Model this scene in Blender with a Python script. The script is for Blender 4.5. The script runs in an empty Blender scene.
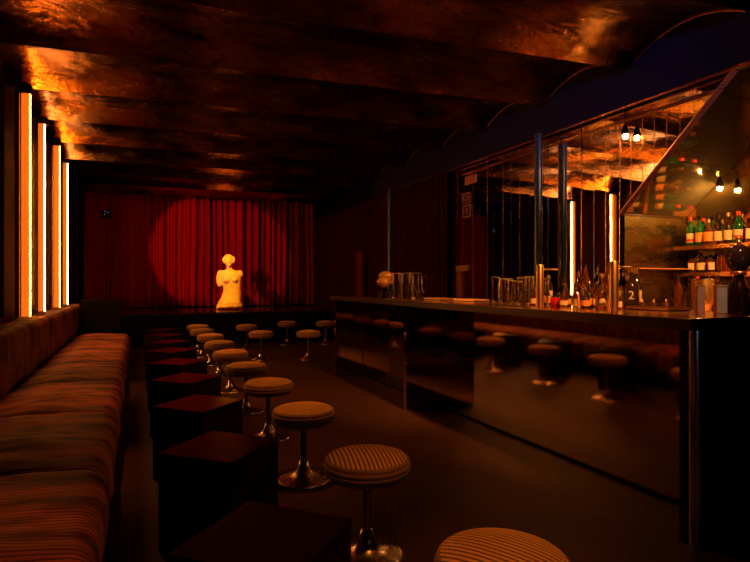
import bpy, bmesh, math, random
from mathutils import Vector, Matrix, noise
R = math.radians
PI = math.pi
random.seed(7)
S = bpy.context.scene
C = S.collection

# ------------------------------------------------------------------ camera, world, exposure
cam = bpy.data.cameras.new('camera'); cam_o = bpy.data.objects.new('camera', cam); C.objects.link(cam_o)
cam_o.location = (0, 0, 1.22); cam_o.rotation_euler = (R(90), 0, R(-23.7))
cam.sensor_width = 36; cam.lens = 540/750*36; cam.shift_y = 2/750; cam.clip_start = 0.05
S.camera = cam_o
w = bpy.data.worlds.new('world'); S.world = w; w.use_nodes = True
w.node_tree.nodes['Background'].inputs[0].default_value = (0.012, 0.005, 0.002, 1)
w.node_tree.nodes['Background'].inputs[1].default_value = 0.05
S.view_settings.view_transform = 'Standard'; S.view_settings.look = 'None'
S.view_settings.gamma = 1; S.view_settings.use_curve_mapping = False
S.view_settings.exposure = 0.0

def light(name, kind, loc, power, col, target=None, size=0.1, angle=60, blend=0.3, size_y=None):
    l = bpy.data.lights.new(name, kind); l.energy = power; l.color = col
    if kind == 'AREA':
        l.size = size
        if size_y: l.shape = 'RECTANGLE'; l.size_y = size_y
    else:
        l.shadow_soft_size = size
    if kind == 'SPOT': l.spot_size = R(angle); l.spot_blend = blend
    o = bpy.data.objects.new(name, l); C.objects.link(o); o.location = loc
    if target is not None:
        d = Vector(target) - Vector(loc); o.rotation_euler = d.to_track_quat('-Z', 'Y').to_euler()
    return o

ORANGE = (1.0, 0.26, 0.03)
# stage spots
light('curtain_spot', 'SPOT', (-0.95, 8.6, 2.9), 380, (1.0, 0.07, 0.045), (1.66, 13.5, 1.98), 0.012, 29.5, 0.10)
light('statue_spot', 'SPOT', (1.1, 10.5, 3.1), 620, (1.0, 0.25, 0.002), (1.89, 12.3, 1.15), 0.03, 29, 0.5)
# downlights over the stools; the aisle spots are added fill for the floor
for i, y in enumerate((1.0, 3.2, 5.4, 7.6, 9.8)):
    light('stool_downlight', 'SPOT', (0.95, y, 3.05), (82, 84, 76, 68, 60)[i], (1.0, 0.28, 0.014), (1.0, y+0.5, 0), 0.05, 44, 0.9)
for y in (2.4, 5.2, 8.8):
    light('aisle_fill', 'SPOT', (1.9, y, 3.05), 8, ORANGE, (1.9, y, 0), 0.06, 100, 0.9)
light('banquette_fill', 'SPOT', (-0.35, 6.3, 3.0), 90, (1.0, 0.16, 0.012), (-0.42, 4.2, 0.4), 0.04, 22, 1.0)  # fill spots with no fixture, added to brighten the banquette
light('banquette_fill', 'SPOT', (-0.35, 9.3, 3.0), 90, (1.0, 0.16, 0.012), (-0.42, 7.2, 0.4), 0.04, 22, 1.0)
light('banquette_fill', 'SPOT', (-0.35, 3.6, 3.0), 45, (1.0, 0.16, 0.012), (-0.42, 1.9, 0.4), 0.04, 24, 1.0)
light('cool_rear_fill', 'AREA', (1.6, -1.5, 1.35), 1.5, (0.35, 0.65, 1.0), (1.8, 3, 1.0), 0.25, size_y=1.2)  # cool panel added behind the camera for bluish highlights, no doorway there
light('niche_fill', 'SPOT', (3.3, 1.2, 2.75), 560, (1.0, 0.40, 0.07), (5.05, 3.4, 1.35), 0.03, 38, 0.6)  # added fill that brightens the bottle fronts
light('shelf_fill_strip', 'AREA', (5.02, 2.6, 1.284), 7, (1.0, 0.40, 0.07), (5.06, 2.6, 0), 0.02, size_y=2.0)  # unseen strips added under both shelves to brighten bottles and backsplash
light('shelf_fill_strip', 'AREA', (5.00, 2.6, 1.545), 5, (1.0, 0.40, 0.07), (5.06, 2.6, 0), 0.02, size_y=2.0)
light('bar_fill', 'SPOT', (2.2, 0.9, 2.9), 420, (1.0, 0.36, 0.06), (2.85, 2.9, 1.05), 0.04, 45, 0.8)  # fill spots added to light the posts and glasses from the front
light('bar_fill', 'SPOT', (2.3, 2.9, 3.0), 420, (1.0, 0.36, 0.06), (2.75, 4.7, 1.0), 0.04, 60, 0.8)
light('soffit_spot', 'SPOT', (2.2, -0.6, 2.6), 240, (0.22, 0.22, 1.0), (4.24, 4.9, 3.3), 0.1, 27, 1.0)

# ------------------------------------------------------------------ materials
def mat(name, color, rough=0.5, metal=0.0, spec=0.5, color2=None, cscale=5, cmix=(0.35, 0.65), bump=0.0, bscale=30,
        trans=0.0, ior=1.45, emit=None, estr=0.0, sheen=0.0, coat=0.0, rough2=None, stretch=(1, 1, 1), detail=6):
    m = bpy.data.materials.new(name); m.use_nodes = True
    nt = m.node_tree; b = nt.nodes['Principled BSDF']; L = nt.links
    b.inputs['Base Color'].default_value = (*color, 1)
    b.inputs['Roughness'].default_value = rough; b.inputs['Metallic'].default_value = metal
    b.inputs['Specular IOR Level'].default_value = spec; b.inputs['IOR'].default_value = ior
    b.inputs['Transmission Weight'].default_value = trans
    b.inputs['Sheen Weight'].default_value = sheen
    b.inputs['Coat Weight'].default_value = coat
    if emit:
        b.inputs['Emission Color'].default_value = (*emit, 1); b.inputs['Emission Strength'].default_value = estr
    tc = nt.nodes.new('ShaderNodeTexCoord'); mp = nt.nodes.new('ShaderNodeMapping')
    mp.inputs['Scale'].default_value = stretch; L.new(tc.outputs['Object'], mp.inputs[0])
    n = nt.nodes.new('ShaderNodeTexNoise'); n.inputs['Scale'].default_value = cscale; n.inputs['Detail'].default_value = detail
    n.inputs['Roughness'].default_value = 0.65
    L.new(mp.outputs[0], n.inputs['Vector'])
    if color2:
        r = nt.nodes.new('ShaderNodeValToRGB'); L.new(n.outputs['Fac'], r.inputs[0])
        r.color_ramp.elements[0].position = cmix[0]; r.color_ramp.elements[1].position = cmix[1]
        r.color_ramp.elements[0].color = (*color, 1); r.color_ramp.elements[1].color = (*color2, 1)
        L.new(r.outputs[0], b.inputs['Base Color'])
    if rough2 is not None:
        mr = nt.nodes.new('ShaderNodeMapRange'); L.new(n.outputs['Fac'], mr.inputs[0])
        mr.inputs[1].default_value = 0.3; mr.inputs[2].default_value = 0.7
        mr.inputs[3].default_value = rough; mr.inputs[4].default_value = rough2
        L.new(mr.outputs[0], b.inputs['Roughness'])
    if bump:
        n2 = nt.nodes.new('ShaderNodeTexNoise'); n2.inputs['Scale'].default_value = bscale; n2.inputs['Detail'].default_value = 5
        L.new(mp.outputs[0], n2.inputs['Vector'])
        bp = nt.nodes.new('ShaderNodeBump'); bp.inputs['Strength'].default_value = bump; bp.inputs['Distance'].default_value = 0.02
        L.new(n2.outputs['Fac'], bp.inputs['Height']); L.new(bp.outputs[0], b.inputs['Normal'])
    return m

M = {}
M['floor'] = mat('floor_dark_carpet', (0.038, 0.013, 0.0045), 0.5, color2=(0.062, 0.021, 0.007), cscale=9, bump=0.35, bscale=160, spec=0.35)
M['ceiling'] = mat('aged_gold_leaf', (0.13, 0.045, 0.012), 0.15, 1.0, color2=(0.50, 0.23, 0.06), cscale=2.6, cmix=(0.36, 0.68),
                   bump=0.5, bscale=9, rough2=0.30, stretch=(0.8, 1.6, 1), detail=10)
M['wall'] = mat('dark_oxblood_wall', (0.05, 0.008, 0.005), 0.45, color2=(0.08, 0.014, 0.008), cscale=3, bump=0.1)
M['dark'] = mat('black_paint', (0.003, 0.002, 0.002), 0.6, spec=0.15)
M['soffit'] = mat('dark_blue_soffit', (0.010, 0.010, 0.035), 0.5, spec=0.2, color2=(0.018, 0.014, 0.050), cscale=2.5, bump=0.15, bscale=12)
M['bluesteel'] = mat('blue_grey_steel', (0.07, 0.095, 0.14), 0.34, 0.8, color2=(0.10, 0.13, 0.18), cscale=4)
M['copper'] = mat('copper_trim', (0.85, 0.38, 0.14), 0.25, 0.9, color2=(0.7, 0.28, 0.09), cscale=6)
M['trim'] = mat('tan_copper_edge', (0.80, 0.36, 0.13), 0.4, 0.25, color2=(0.7, 0.28, 0.09), cscale=6)
M['brass'] = mat('brushed_brass', (0.90, 0.50, 0.16), 0.34, 1.0, color2=(0.7, 0.36, 0.10), cscale=8, stretch=(8, 8, 1))
M['chrome'] = mat('chrome', (0.75, 0.68, 0.62), 0.10, 1.0)
M['chromebase'] = mat('worn_chrome_base', (0.80, 0.62, 0.45), 0.2, 1.0, rough2=0.3, cscale=14)
M['poledark'] = mat('dark_chrome_pole', (0.42, 0.30, 0.22), 0.16, 1.0)
M['mirror'] = mat('smoked_mirror', (0.97, 0.88, 0.70), 0.015, 1.0)
M['nichemirror'] = mat('bronze_mirror', (0.80, 0.66, 0.42), 0.03, 1.0, rough2=0.08, cscale=3)
M['olive'] = mat('brushed_olive_metal', (0.30, 0.22, 0.08), 0.22, 1.0, rough2=0.34, cscale=2, stretch=(1,1,4))
M['hoodmirror'] = mat('olive_bronze_mirror', (0.58, 0.48, 0.26), 0.04, 0.86, rough2=0.09, cscale=3, spec=0.8)
M['barmirror'] = mat('bronze_black_mirror', (0.62, 0.42, 0.26), 0.035, 1.0, rough2=0.06, cscale=2)
M['bartop'] = mat('polished_dark_copper_top', (0.50, 0.24, 0.09), 0.10, 0.9, color2=(0.36, 0.16, 0.06), cscale=7, rough2=0.22)
M['baredge'] = mat('dark_bronze_edge', (0.05, 0.02, 0.008), 0.35, 0.6)
M['lacquer'] = mat('black_red_lacquer', (0.012, 0.003, 0.002), 0.24, spec=0.3, color2=(0.016, 0.004, 0.003), cscale=6)
M['stage'] = mat('glossy_stage_boards', (0.03, 0.014, 0.008), 0.06, spec=0.6, color2=(0.045, 0.02, 0.01), cscale=4, stretch=(0.4, 6, 1))
M['curtain'] = mat('red_velvet', (0.42, 0.010, 0.008), 0.8, spec=0.1, color2=(0.50, 0.012, 0.010), cscale=6, stretch=(3, 3, 0.2))
M['drape'] = mat('dark_red_velvet', (0.040, 0.003, 0.002), 0.9, spec=0.05, color2=(0.065, 0.004, 0.003), cscale=6, stretch=(3, 3, 0.2))
M['plaster'] = mat('warm_white_plaster', (0.78, 0.64, 0.40), 0.55, color2=(0.9, 0.8, 0.6), cscale=9, bump=0.15, bscale=30)
M['glass'] = mat('clear_glass', (1.0, 0.93, 0.82), 0.02, trans=1.0, ior=1.45)
M['greenglass'] = mat('green_bottle_glass', (0.02, 0.14, 0.04), 0.05, trans=0.5)
M['amberglass'] = mat('amber_bottle_glass', (0.62, 0.16, 0.012), 0.04, trans=0.9)
M['darkglass'] = mat('dark_bottle_glass', (0.03, 0.015, 0.008), 0.06, spec=0.7)
M['redliquid'] = mat('red_liquid', (0.5, 0.01, 0.01), 0.08, spec=0.6)
M['cream'] = mat('cream_paper_label', (0.80, 0.62, 0.38), 0.6, color2=(0.7, 0.5, 0.3), cscale=40)
M['orangepaper'] = mat('orange_paper_label', (0.85, 0.32, 0.06), 0.6, color2=(0.75, 0.25, 0.05), cscale=40)
M['redpaper'] = mat('red_paper_label', (0.6, 0.03, 0.02), 0.6)
M['tube_o'] = mat('orange_glowing_tube', (1, 0.5, 0.1), 0.4, emit=(1.0, 0.16, 0.005), estr=0.9)
M['tube_y'] = mat('amber_glowing_core', (1, 0.5, 0.1), 0.4, emit=(1.0, 0.30, 0.025), estr=95)
M['tube_w'] = mat('white_glowing_core', (1, 1, 1), 0.4, emit=(1.0, 0.50, 0.20), estr=28)
M['tube_d'] = mat('deep_orange_glowing_tube', (1, 0.4, 0.1), 0.4, emit=(1.0, 0.16, 0.006), estr=0.75)
M['bulb'] = mat('lit_bulb', (1, 1, 1), 0.3, emit=(1.0, 0.44, 0.10), estr=900)
M['glow'] = mat('lit_amber_panel', (1, 0.6, 0.2), 0.4, emit=(1.0, 0.38, 0.03), estr=0.9)
M['signred'] = mat('sign_red', (0.10, 0.008, 0.005), 0.5)
M['signface'] = mat('sign_amber', (0.75, 0.30, 0.09), 0.5)

def corduroy(name, c1, c2, c3, axis, pitch, cut=0.5, nap=(1, 1, 1)):
    m = mat(name, c2, 0.7, spec=0.25)
    nt = m.node_tree; L = nt.links; b = nt.nodes['Principled BSDF']
    tc = nt.nodes.new('ShaderNodeTexCoord'); sp = nt.nodes.new('ShaderNodeSeparateXYZ'); L.new(tc.outputs['Object'], sp.inputs[0])
    mu = nt.nodes.new('ShaderNodeMath'); mu.operation = 'MULTIPLY'; mu.inputs[1].default_value = PI/pitch
    L.new(sp.outputs[axis], mu.inputs[0])
    sn = nt.nodes.new('ShaderNodeMath'); sn.operation = 'SINE'; L.new(mu.outputs[0], sn.inputs[0])
    ab = nt.nodes.new('ShaderNodeMath'); ab.operation = 'ABSOLUTE'; L.new(sn.outputs[0], ab.inputs[0])
    n = nt.nodes.new('ShaderNodeTexNoise'); n.inputs['Scale'].default_value = 5; n.inputs['Detail'].default_value = 6
    mp = nt.nodes.new('ShaderNodeMapping'); mp.inputs['Scale'].default_value = nap; L.new(tc.outputs['Object'], mp.inputs[0]); L.new(mp.outputs[0], n.inputs['Vector'])
    cr = nt.nodes.new('ShaderNodeValToRGB'); L.new(n.outputs['Fac'], cr.inputs[0])
    cr.color_ramp.elements[0].position = 0.38; cr.color_ramp.elements[1].position = 0.62
    cr.color_ramp.elements[0].color = (*c2, 1); cr.color_ramp.elements[1].color = (*c3, 1)
    r2 = nt.nodes.new('ShaderNodeMapRange'); L.new(ab.outputs[0], r2.inputs[0]); r2.inputs[1].default_value = 0.15; r2.inputs[2].default_value = cut + 0.2
    mx = nt.nodes.new('ShaderNodeMix'); mx.data_type = 'RGBA'; L.new(r2.outputs[0], mx.inputs[0])
    mx.inputs[6].default_value = (*c1, 1); L.new(cr.outputs[0], mx.inputs[7]); L.new(mx.outputs[2], b.inputs['Base Color'])  # grooves darkened in the colour so the ribs seem to catch light
    return m
M['seatcord'] = corduroy('brown_corduroy', (0.06, 0.016, 0.006), (0.10, 0.025, 0.008), (0.66, 0.20, 0.06), 1, 0.026, 0.5, (0.5, 1.5, 0.5))
M['backcord'] = corduroy('brown_corduroy_back', (0.07, 0.02, 0.008), (0.14, 0.045, 0.014), (0.50, 0.19, 0.06), 1, 0.026, 0.5, (0.8, 1.5, 0.8))
M['stoolcord'] = corduroy('tan_corduroy_shaded_grooves', (0.045, 0.016, 0.005), (0.66, 0.34, 0.10), (0.80, 0.44, 0.14), 0, 0.019, 0.6)
M['stoolside_shaded'] = mat('tan_corduroy_shaded_side', (0.24, 0.11, 0.035), 0.75, color2=(0.32, 0.15, 0.05), cscale=14, sheen=0.2)  # darker than the seat top: the side's shade is put into the colour

# ------------------------------------------------------------------ mesh helpers
def bx(bm, x0, x1, y0, y1, z0, z1, bev=0.0):
    vs = [bm.verts.new((x, y, z)) for x in (x0, x1) for y in (y0, y1) for z in (z0, z1)]
    fs = [bm.faces.new([vs[i] for i in f]) for f in ((0, 1, 3, 2), (4, 6, 7, 5), (0, 4, 5, 1), (2, 3, 7, 6), (0, 2, 6, 4), (1, 5, 7, 3))]
    if bev:
        es = list({e for f in fs for e in f.edges})
        bmesh.ops.bevel(bm, geom=es, offset=bev, segments=2, profile=0.7, affect='EDGES')
    return bm
def box(x0, x1, y0, y1, z0, z1, bev=0.0): return bx(bmesh.new(), x0, x1, y0, y1, z0, z1, bev)
def lathe(bm, pts, seg=24, cx=0, cy=0):
    rings = []
    for r, z in pts:
        if r < 1e-6: rings.append([bm.verts.new((cx, cy, z))])
        else: rings.append([bm.verts.new((cx+r*math.cos(2*PI*i/seg), cy+r*math.sin(2*PI*i/seg), z)) for i in range(seg)])
    for a, b in zip(rings, rings[1:]):
        for i in range(seg):
            j = (i+1) % seg
            if len(a) == 1 and len(b) > 1: bm.faces.new((a[0], b[j], b[i]))
            elif len(b) == 1 and len(a) > 1: bm.faces.new((a[i], a[j], b[0]))
            elif len(a) > 1: bm.faces.new((a[i], a[j], b[j], b[i]))
    return bm
def L_(pts, seg=24): return lathe(bmesh.new(), pts, seg)
def tube(bm, path, r, seg=8):
    path = [Vector(p) for p in path]; rings = []
    for i, p in enumerate(path):
        t = (path[min(i+1, len(path)-1)] - path[max(i-1, 0)]).normalized()
        up = Vector((0, 0, 1)) if abs(t.z) < 0.95 else Vector((1, 0, 0))
        a = t.cross(up).normalized(); b = t.cross(a)
        rr = r[i] if isinstance(r, (list, tuple)) else r
        rings.append([bm.verts.new(p + a*rr*math.cos(2*PI*k/seg) + b*rr*math.sin(2*PI*k/seg)) for k in range(seg)])
    for a, b in zip(rings, rings[1:]):
        for k in range(seg): bm.faces.new((a[k], a[(k+1) % seg], b[(k+1) % seg], b[k]))
    bm.faces.new(rings[0]); bm.faces.new(rings[-1])
    return bm
def obj(name, bm, m, parent=None, smooth=False, auto=False):
    me = bpy.data.meshes.new(name)
    bmesh.ops.recalc_face_normals(bm, faces=bm.faces); bm.to_mesh(me); bm.free()
    if smooth or auto:
        for p in me.polygons: p.use_smooth = True
        if auto and hasattr(me, 'set_sharp_from_angle'): me.set_sharp_from_angle(angle=R(35))
    o = bpy.data.objects.new(name, me); C.objects.link(o); me.materials.append(m if not isinstance(m, str) else M[m])
    if parent: o.parent = parent
    return o
def struct(name, bm, m, **k):
    o = obj(name, bm, m, **k); o['kind'] = 'structure'; return o
def tag(o, label, cat, group=None):
    o['label'] = label; o['category'] = cat
    if group: o['group'] = group
    return o
def thing(name, label, cat, loc=(0, 0, 0), rz=0, group=None):
    o = bpy.data.objects.new(name, None); C.objects.link(o); o.location = loc; o.rotation_euler = (0, 0, rz)
    o.empty_display_size = 0.05
    return tag(o, label, cat, group)
def dup(root, loc, rz=0, label=None, scale=None):
    r = root.copy(); C.objects.link(r); r.location = loc; r.rotation_euler = (0, 0, rz)
    if label: r['label'] = label
    if scale: r.scale = scale
    for ch in list(root.children):
        c = ch.copy(); C.objects.link(c); c.parent = r
        for g in list(ch.children):
            d = g.copy(); C.objects.link(d); d.parent = c
    return r
class Maker:
    """places the first prototype itself, then copies"""
    def __init__(s, fn): s.fn = fn; s.o = None
    def __call__(s, loc, rz, label, scale=None):
        if s.o is None:
            s.o = s.fn(); s.o.location = loc; s.o.rotation_euler = (0, 0, rz); s.o['label'] = label
            if scale: s.o.scale = scale
            return s.o
        return dup(s.o, loc, rz, label, scale or (1, 1, 1))
ORD = ['first', 'second', 'third', 'fourth', 'fifth', 'sixth', 'seventh', 'eighth', 'ninth', 'tenth', 'eleventh', 'twelfth']

# ------------------------------------------------------------------ room
XW, XR, XN = -1.2, 4.24, 5.13          # left wall, mirrored wall, niche back
YB, YF = -1.6, 13.75
ZV, RISE = 3.20, 0.20
struct('floor', box(XW-0.1, XN+0.1, YB-0.1, YF+0.1, -0.1, 0), 'floor')
PITCH, SK = 1.14, -0.10
def valley(k, x): return 6.45 + PITCH*k + SK*(x+1.05)
bm = bmesh.new(); NX, NS = 24, 12
def vz(t): return ZV + RISE*math.sin(PI*t)**0.8
grid = []
for k in range(-8, 8):
    for s in range(NS):
        t = s/NS
        grid.append([bm.verts.new((XW-0.1 + (XN+0.2-XW)*i/NX, valley(k+t, XW-0.1 + (XN+0.2-XW)*i/NX), vz(t) + 0.008*noise.noise(Vector((i*0.9, (k+t)*3, 0))))) for i in range(NX+1)])
for a, b in zip(grid, grid[1:]):
    for i in range(NX): bm.faces.new((a[i], a[i+1], b[i+1], b[i]))
ceil = struct('ceiling', bm, 'ceiling', auto=True)
so = ceil.modifiers.new('slab', 'SOLIDIFY'); so.thickness = 0.05; so.offset = 1
for p in ceil.data.polygons: pass
struct('wall_left', box(XW-0.1, XW, YB, YF, 0, 3.6), 'wall')
struct('wall_rear', box(XW, XN+0.1, YB-0.1, YB, 0, 3.6), 'wall')
struct('wall_front', box(XW, XN+0.1, YF, YF+0.1, 0, 3.6), 'dark')
struct('wall_right', box(XR+0.03, XR+0.13, 3.80, YF, 0, 3.6), 'dark')
struct('wall_niche', box(XN+0.02, XN+0.12, YB, 3.90, 0, 3.6), 'dark')
struct('trim_1', box(XR-0.06, XR+0.04, YB, 9.6, 2.87, 3.6), 'soffit')               # scalloped fascia where the vaults run into it
bm = bmesh.new()
for k in range(-6, 3):
    tube(bm, [(XR-0.075, valley(k+t/14, XR-0.06), vz(t/14)-0.004) for t in range(1, 14)], 0.006, 6)
struct('trim_2', bm, mat('copper_edge_glint', (0.5, 0.2, 0.08), 0.3, 0.9))  # bead added to stand for the highlights along the vault edges
bm = bmesh.new(); tube(bm, [(XR-0.07, -1.2, 2.865), (XR-0.07, 9.0, 2.865)], 0.014, 8); tube(bm, [(XR-0.03, 2.75, 2.76), (XR-0.03, 6.7, 2.76)], 0.010, 8)
struct('trim_3', bm, 'copper', smooth=True)

# ------------------------------------------------------------------ mirrored wall made of narrow strips
mw = thing('mirror_wall', 'wall of narrow smoked mirror strips with bright vertical seams behind the bar', 'mirror', (XR, 3.80, 0.9))
ys = 3.80; wd = [0.17, 0.15, 0.17, 0.14, 0.2, 0.16, 0.17, 0.14, 0.18, 0.17, 0.16, 0.19, 0.15, 0.17, 0.16, 0.2, 0.2, 0.22]; i = 0
while ys < 6.72 and i < len(wd):
    y1 = ys + wd[i]
    o = obj('mirror_strip', box(-0.006, 0.0, ys-3.80+0.003, y1-3.80-0.003, 0.0, 1.96, 0.002), 'mirror', mw)
    o.rotation_euler = (0, R(random.uniform(-0.12, 0.12)), 0)
    s = obj('seam', box(-0.010, -0.006, ys-3.80-0.003, ys-3.80+0.003, 0.0, (1.96 if i % 3 else 1.7)), 'copper' if i % 2 else 'chrome', mw)
    ys = y1; i += 1
# strips above the diagonal edge of the hood: each one cut off along the slope
ys = 3.797; i = 0
while ys > 2.72:
    y0 = max(ys-0.125, 2.70); bm = bmesh.new()
    def zb(y): return 1.91 + (3.78-y)*0.92
    vs = []
    for x in (-0.006, 0.0):
        for (y, z) in ((y0+0.002, zb(y0)), (ys-0.002, zb(ys)), (ys-0.002, 2.86), (y0+0.002, 2.86)): vs.append(bm.verts.new((x, y-3.80, z-0.9)))
    for f in ((0, 1, 2, 3), (7, 6, 5, 4), (0, 4, 5, 1), (1, 5, 6, 2), (2, 6, 7, 3), (3, 7, 4, 0)): bm.faces.new([vs[q] for q in f])
    obj('mirror_strip', bm, 'mirror', mw)
    obj('seam', box(-0.009, -0.006, ys-3.80-0.002, ys-3.80+0.002, zb(ys)-0.9+0.01, 1.96), 'copper', mw)
    ys = y0; i += 1
# blue steel columns in front of the mirrors
def steel_col():
    t = thing('steel_column', '', 'column', group='blue steel columns')
    obj('shaft', L_([(0.045, 0.0), (0.045, 2.869)], 20), 'bluesteel', t, smooth=True)
    obj('base_ring', L_([(0.07, 0.0), (0.07, 0.03), (0.045, 0.05)], 20), 'bluesteel', t, auto=True)
    return t
mk = Maker(steel_col)
mk((4.06, 4.75, 0), 0, 'blue-grey steel column in front of the mirror strips, behind the left brass post of the bar')
mk((4.06, 8.6, 0), 0, 'far dark blue-grey steel column above the pitcher end of the bar')

# ------------------------------------------------------------------ niche
struct('wall_niche_end', box(XR+0.0, XN+0.02, 3.78, 3.80, 0, 3.3), 'dark')
em = tag(obj('end_mirror', box(XR+0.02, XN, 3.768, 3.78, 0.98, 1.87), 'olive'), 'plain brushed metal panel on the end wall of the bottle niche, below the diagonal trim', 'panel')
tag(obj('glass_shelf', box(XR+0.03, 4.98, 3.60, 3.767, 1.352, 1.362), 'trim'), 'thin shelf against the plain metal panel at the end of the niche', 'shelf')
# sloping mirrored hood: rises from the end wall towards the camera
t = thing('mirror_hood', 'sloping mirrored hood with copper edge trim above the bottle shelves', 'hood', (XR, 3.78, 1.88))
bm = bmesh.new()
for (x0, x1) in ((0.0, 0.44), (0.445, 0.885)):
    for (a, b) in ((0.0, 0.46), (0.465, 0.93), (0.935, 1.4)):
        n = Vector((0, 0.69, 0.73))*0.01
        p = [Vector((x, -s, s*0.92)) for x, s in ((x0, a), (x1, a), (x1, b), (x0, b))]
        vs = [bm.verts.new(q) for q in p] + [bm.verts.new(q+n) for q in p]
        for f in ((0, 1, 2, 3), (7, 6, 5, 4), (0, 4, 5, 1), (1, 5, 6, 2), (2, 6, 7, 3), (3, 7, 4, 0)): bm.faces.new([vs[i] for i in f])
obj('hood_panel', bm, 'hoodmirror', t)
bm = bmesh.new(); tube(bm, [(-0.01, 0.0, 0.0), (-0.01, -1.075, 0.99)], 0.030, 4)
obj('edge_trim', bm, 'trim', t)
bm = bmesh.new(); bx(bm, 0.0, 0.885, -0.02, -0.006, -0.015, 0.005)
obj('bottom_trim', bm, 'baredge', t)
# back mirror of the niche
bm = bmesh.new(); bx(bm, XN-0.0, XN+0.012, 1.2, 3.76, 0.98, 2.45)
tag(obj('niche_mirror', bm, 'nichemirror'), 'bronze mirror behind the rows of liquor bottles', 'mirror')
# shelves
for z, nm in ((1.57, 'upper'), (1.31, 'lower')):
    t = thing('bottle_shelf', nm + ' shelf of liquor bottles in the niche behind the bar', 'shelf', (XN-0.20, 1.4, z), 0, 'niche bottle shelves')
    obj('shelf_board', box(0, 0.2, 0, 2.36, -0.02, 0), 'baredge', t)
    obj('front_lip', box(-0.008, 0, 0, 2.36, -0.025, 0.012), 'copper', t)
t = thing('back_counter', 'low counter along the mirrors behind the bar', 'counter', (0, 0, 0))
obj('worktop', box(3.52, 3.98, 3.86, 6.75, 0.93, 0.965), 'bartop', t)
obj('cabinet_body', box(3.56, 3.98, 3.88, 6.73, 0.0, 0.93), 'dark', t)
t = thing('niche_counter', 'copper counter under the bottle shelves in the niche', 'counter', (0, 0, 0))
obj('worktop', box(4.28, XN-0.0, 1.2, 3.765, 0.95, 0.98), 'bartop', t)
obj('cabinet_body', box(4.32, XN-0.0, 1.22, 3.765, 0.0, 0.95), 'dark', t)
# glowing panels under the shelf
tag(obj('light_panel', box(XN-0.03, XN-0.004, 2.86, 3.10, 1.345, 1.43), 'glow'), 'lit amber panel between the shelves at the right edge', 'light')

# ------------------------------------------------------------------ bar
bar = thing('bar_counter', 'long mirrored bar with copper top and dark bronze edge', 'bar', (0, 0, 0))
obj('countertop', box(2.335, 3.08, 1.70, 6.78, 1.004, 1.054, 0.004), 'bartop', bar)
obj('counter_edge', box(2.327, 2.335, 1.695, 6.785, 1.0, 1.052), 'baredge', bar)
obj('front_panel', box(2.73, 2.76, 1.76, 6.60, 0.0, 1.004), 'barmirror', bar)
obj('back_panel', box(2.98, 3.02, 1.76, 6.70, 0.0, 1.004), 'dark', bar)
for y in (4.60, 6.62):
    obj('gable', box(2.345, 2.73, y, y+0.05, 0.0, 1.004), 'barmirror', bar)
obj('gable', box(2.345, 3.06, 1.72, 1.76, 0.0, 1.004), 'lacquer', bar)
obj('corner_post', L_([(0.028, 0.0), (0.028, 1.0)], 20), mat('satin_chrome', (0.75, 0.72, 0.7), 0.2, 1.0), bar, smooth=True).location = (2.37, 1.70, 0)
obj('foot_strip', box(2.716, 2.73, 1.76, 6.60, 0.0, 0.02), 'dark', bar)

# ------------------------------------------------------------------ left wall light columns
def light_column(kind):
    t = thing('light_column', '', 'light', group='light columns')
    h = 2.28
    obj('back_channel', box(-0.085, -0.045, -0.07, 0.07, 0, h+0.06), 'poledark', t)
    if kind == 'o':
        obj('tube', L_([(0, 0.01), (0.038, 0.01), (0.038, h), (0, h)], 20), 'tube_o', t, auto=True)
        bm = bmesh.new(); bx(bm, 0.032, 0.041, -0.012, 0.008, 0.01, h); obj('bright_core', bm, 'tube_y', t)
    else:
        bm = bmesh.new(); bx(bm, -0.045, 0.010, -0.065, -0.030, 0.01, h, 0.006); obj('orange_tube', bm, 'tube_d', t)
        obj('white_tube', L_([(0, 0.01), (0.020, 0.01), (0.020, h), (0, h)], 16), 'tube_w', t, auto=True)
        obj('steel_pipe', L_([(0, 0.0), (0.026, 0.0), (0.026, h), (0, h)], 16), 'bluesteel', t, auto=True).location = (-0.012, 0.045, 0)
    obj('end_cap', L_([(0.0, h), (0.058, h), (0.062, h+0.02), (0.062, h+0.05), (0, h+0.05)], 20), 'baredge', t, auto=True)
    u = light('ceiling_fill', 'SPOT', (0.08, 0, 1.75), 2, (1.0, 0.30, 0.03), (0.95, 0, 2.6), 0.05, 95, 0.8)  # added spot that brightens the ceiling beyond what the tubes give
    u.parent = t
    return t
desc = ['nearest, widest orange glowing light column above the banquette', 'white-cored glowing light column, second from the left',
        'thin orange glowing light column, third from the left', 'farthest light column with white core, fourth from the left']
pos = [(-1.045, 6.46), (-1.05, 7.62), (-1.045, 8.74), (-1.05, 9.95)]
protos = {}
for i, (x, y) in enumerate(pos):
    k = 'ow'[i % 2]
    if k not in protos: protos[k] = light_column(k); o = protos[k]; o.location = (x, y, 0.86); o['label'] = desc[i]
    else: dup(protos[k], (x, y, 0.86), 0, desc[i])
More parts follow.
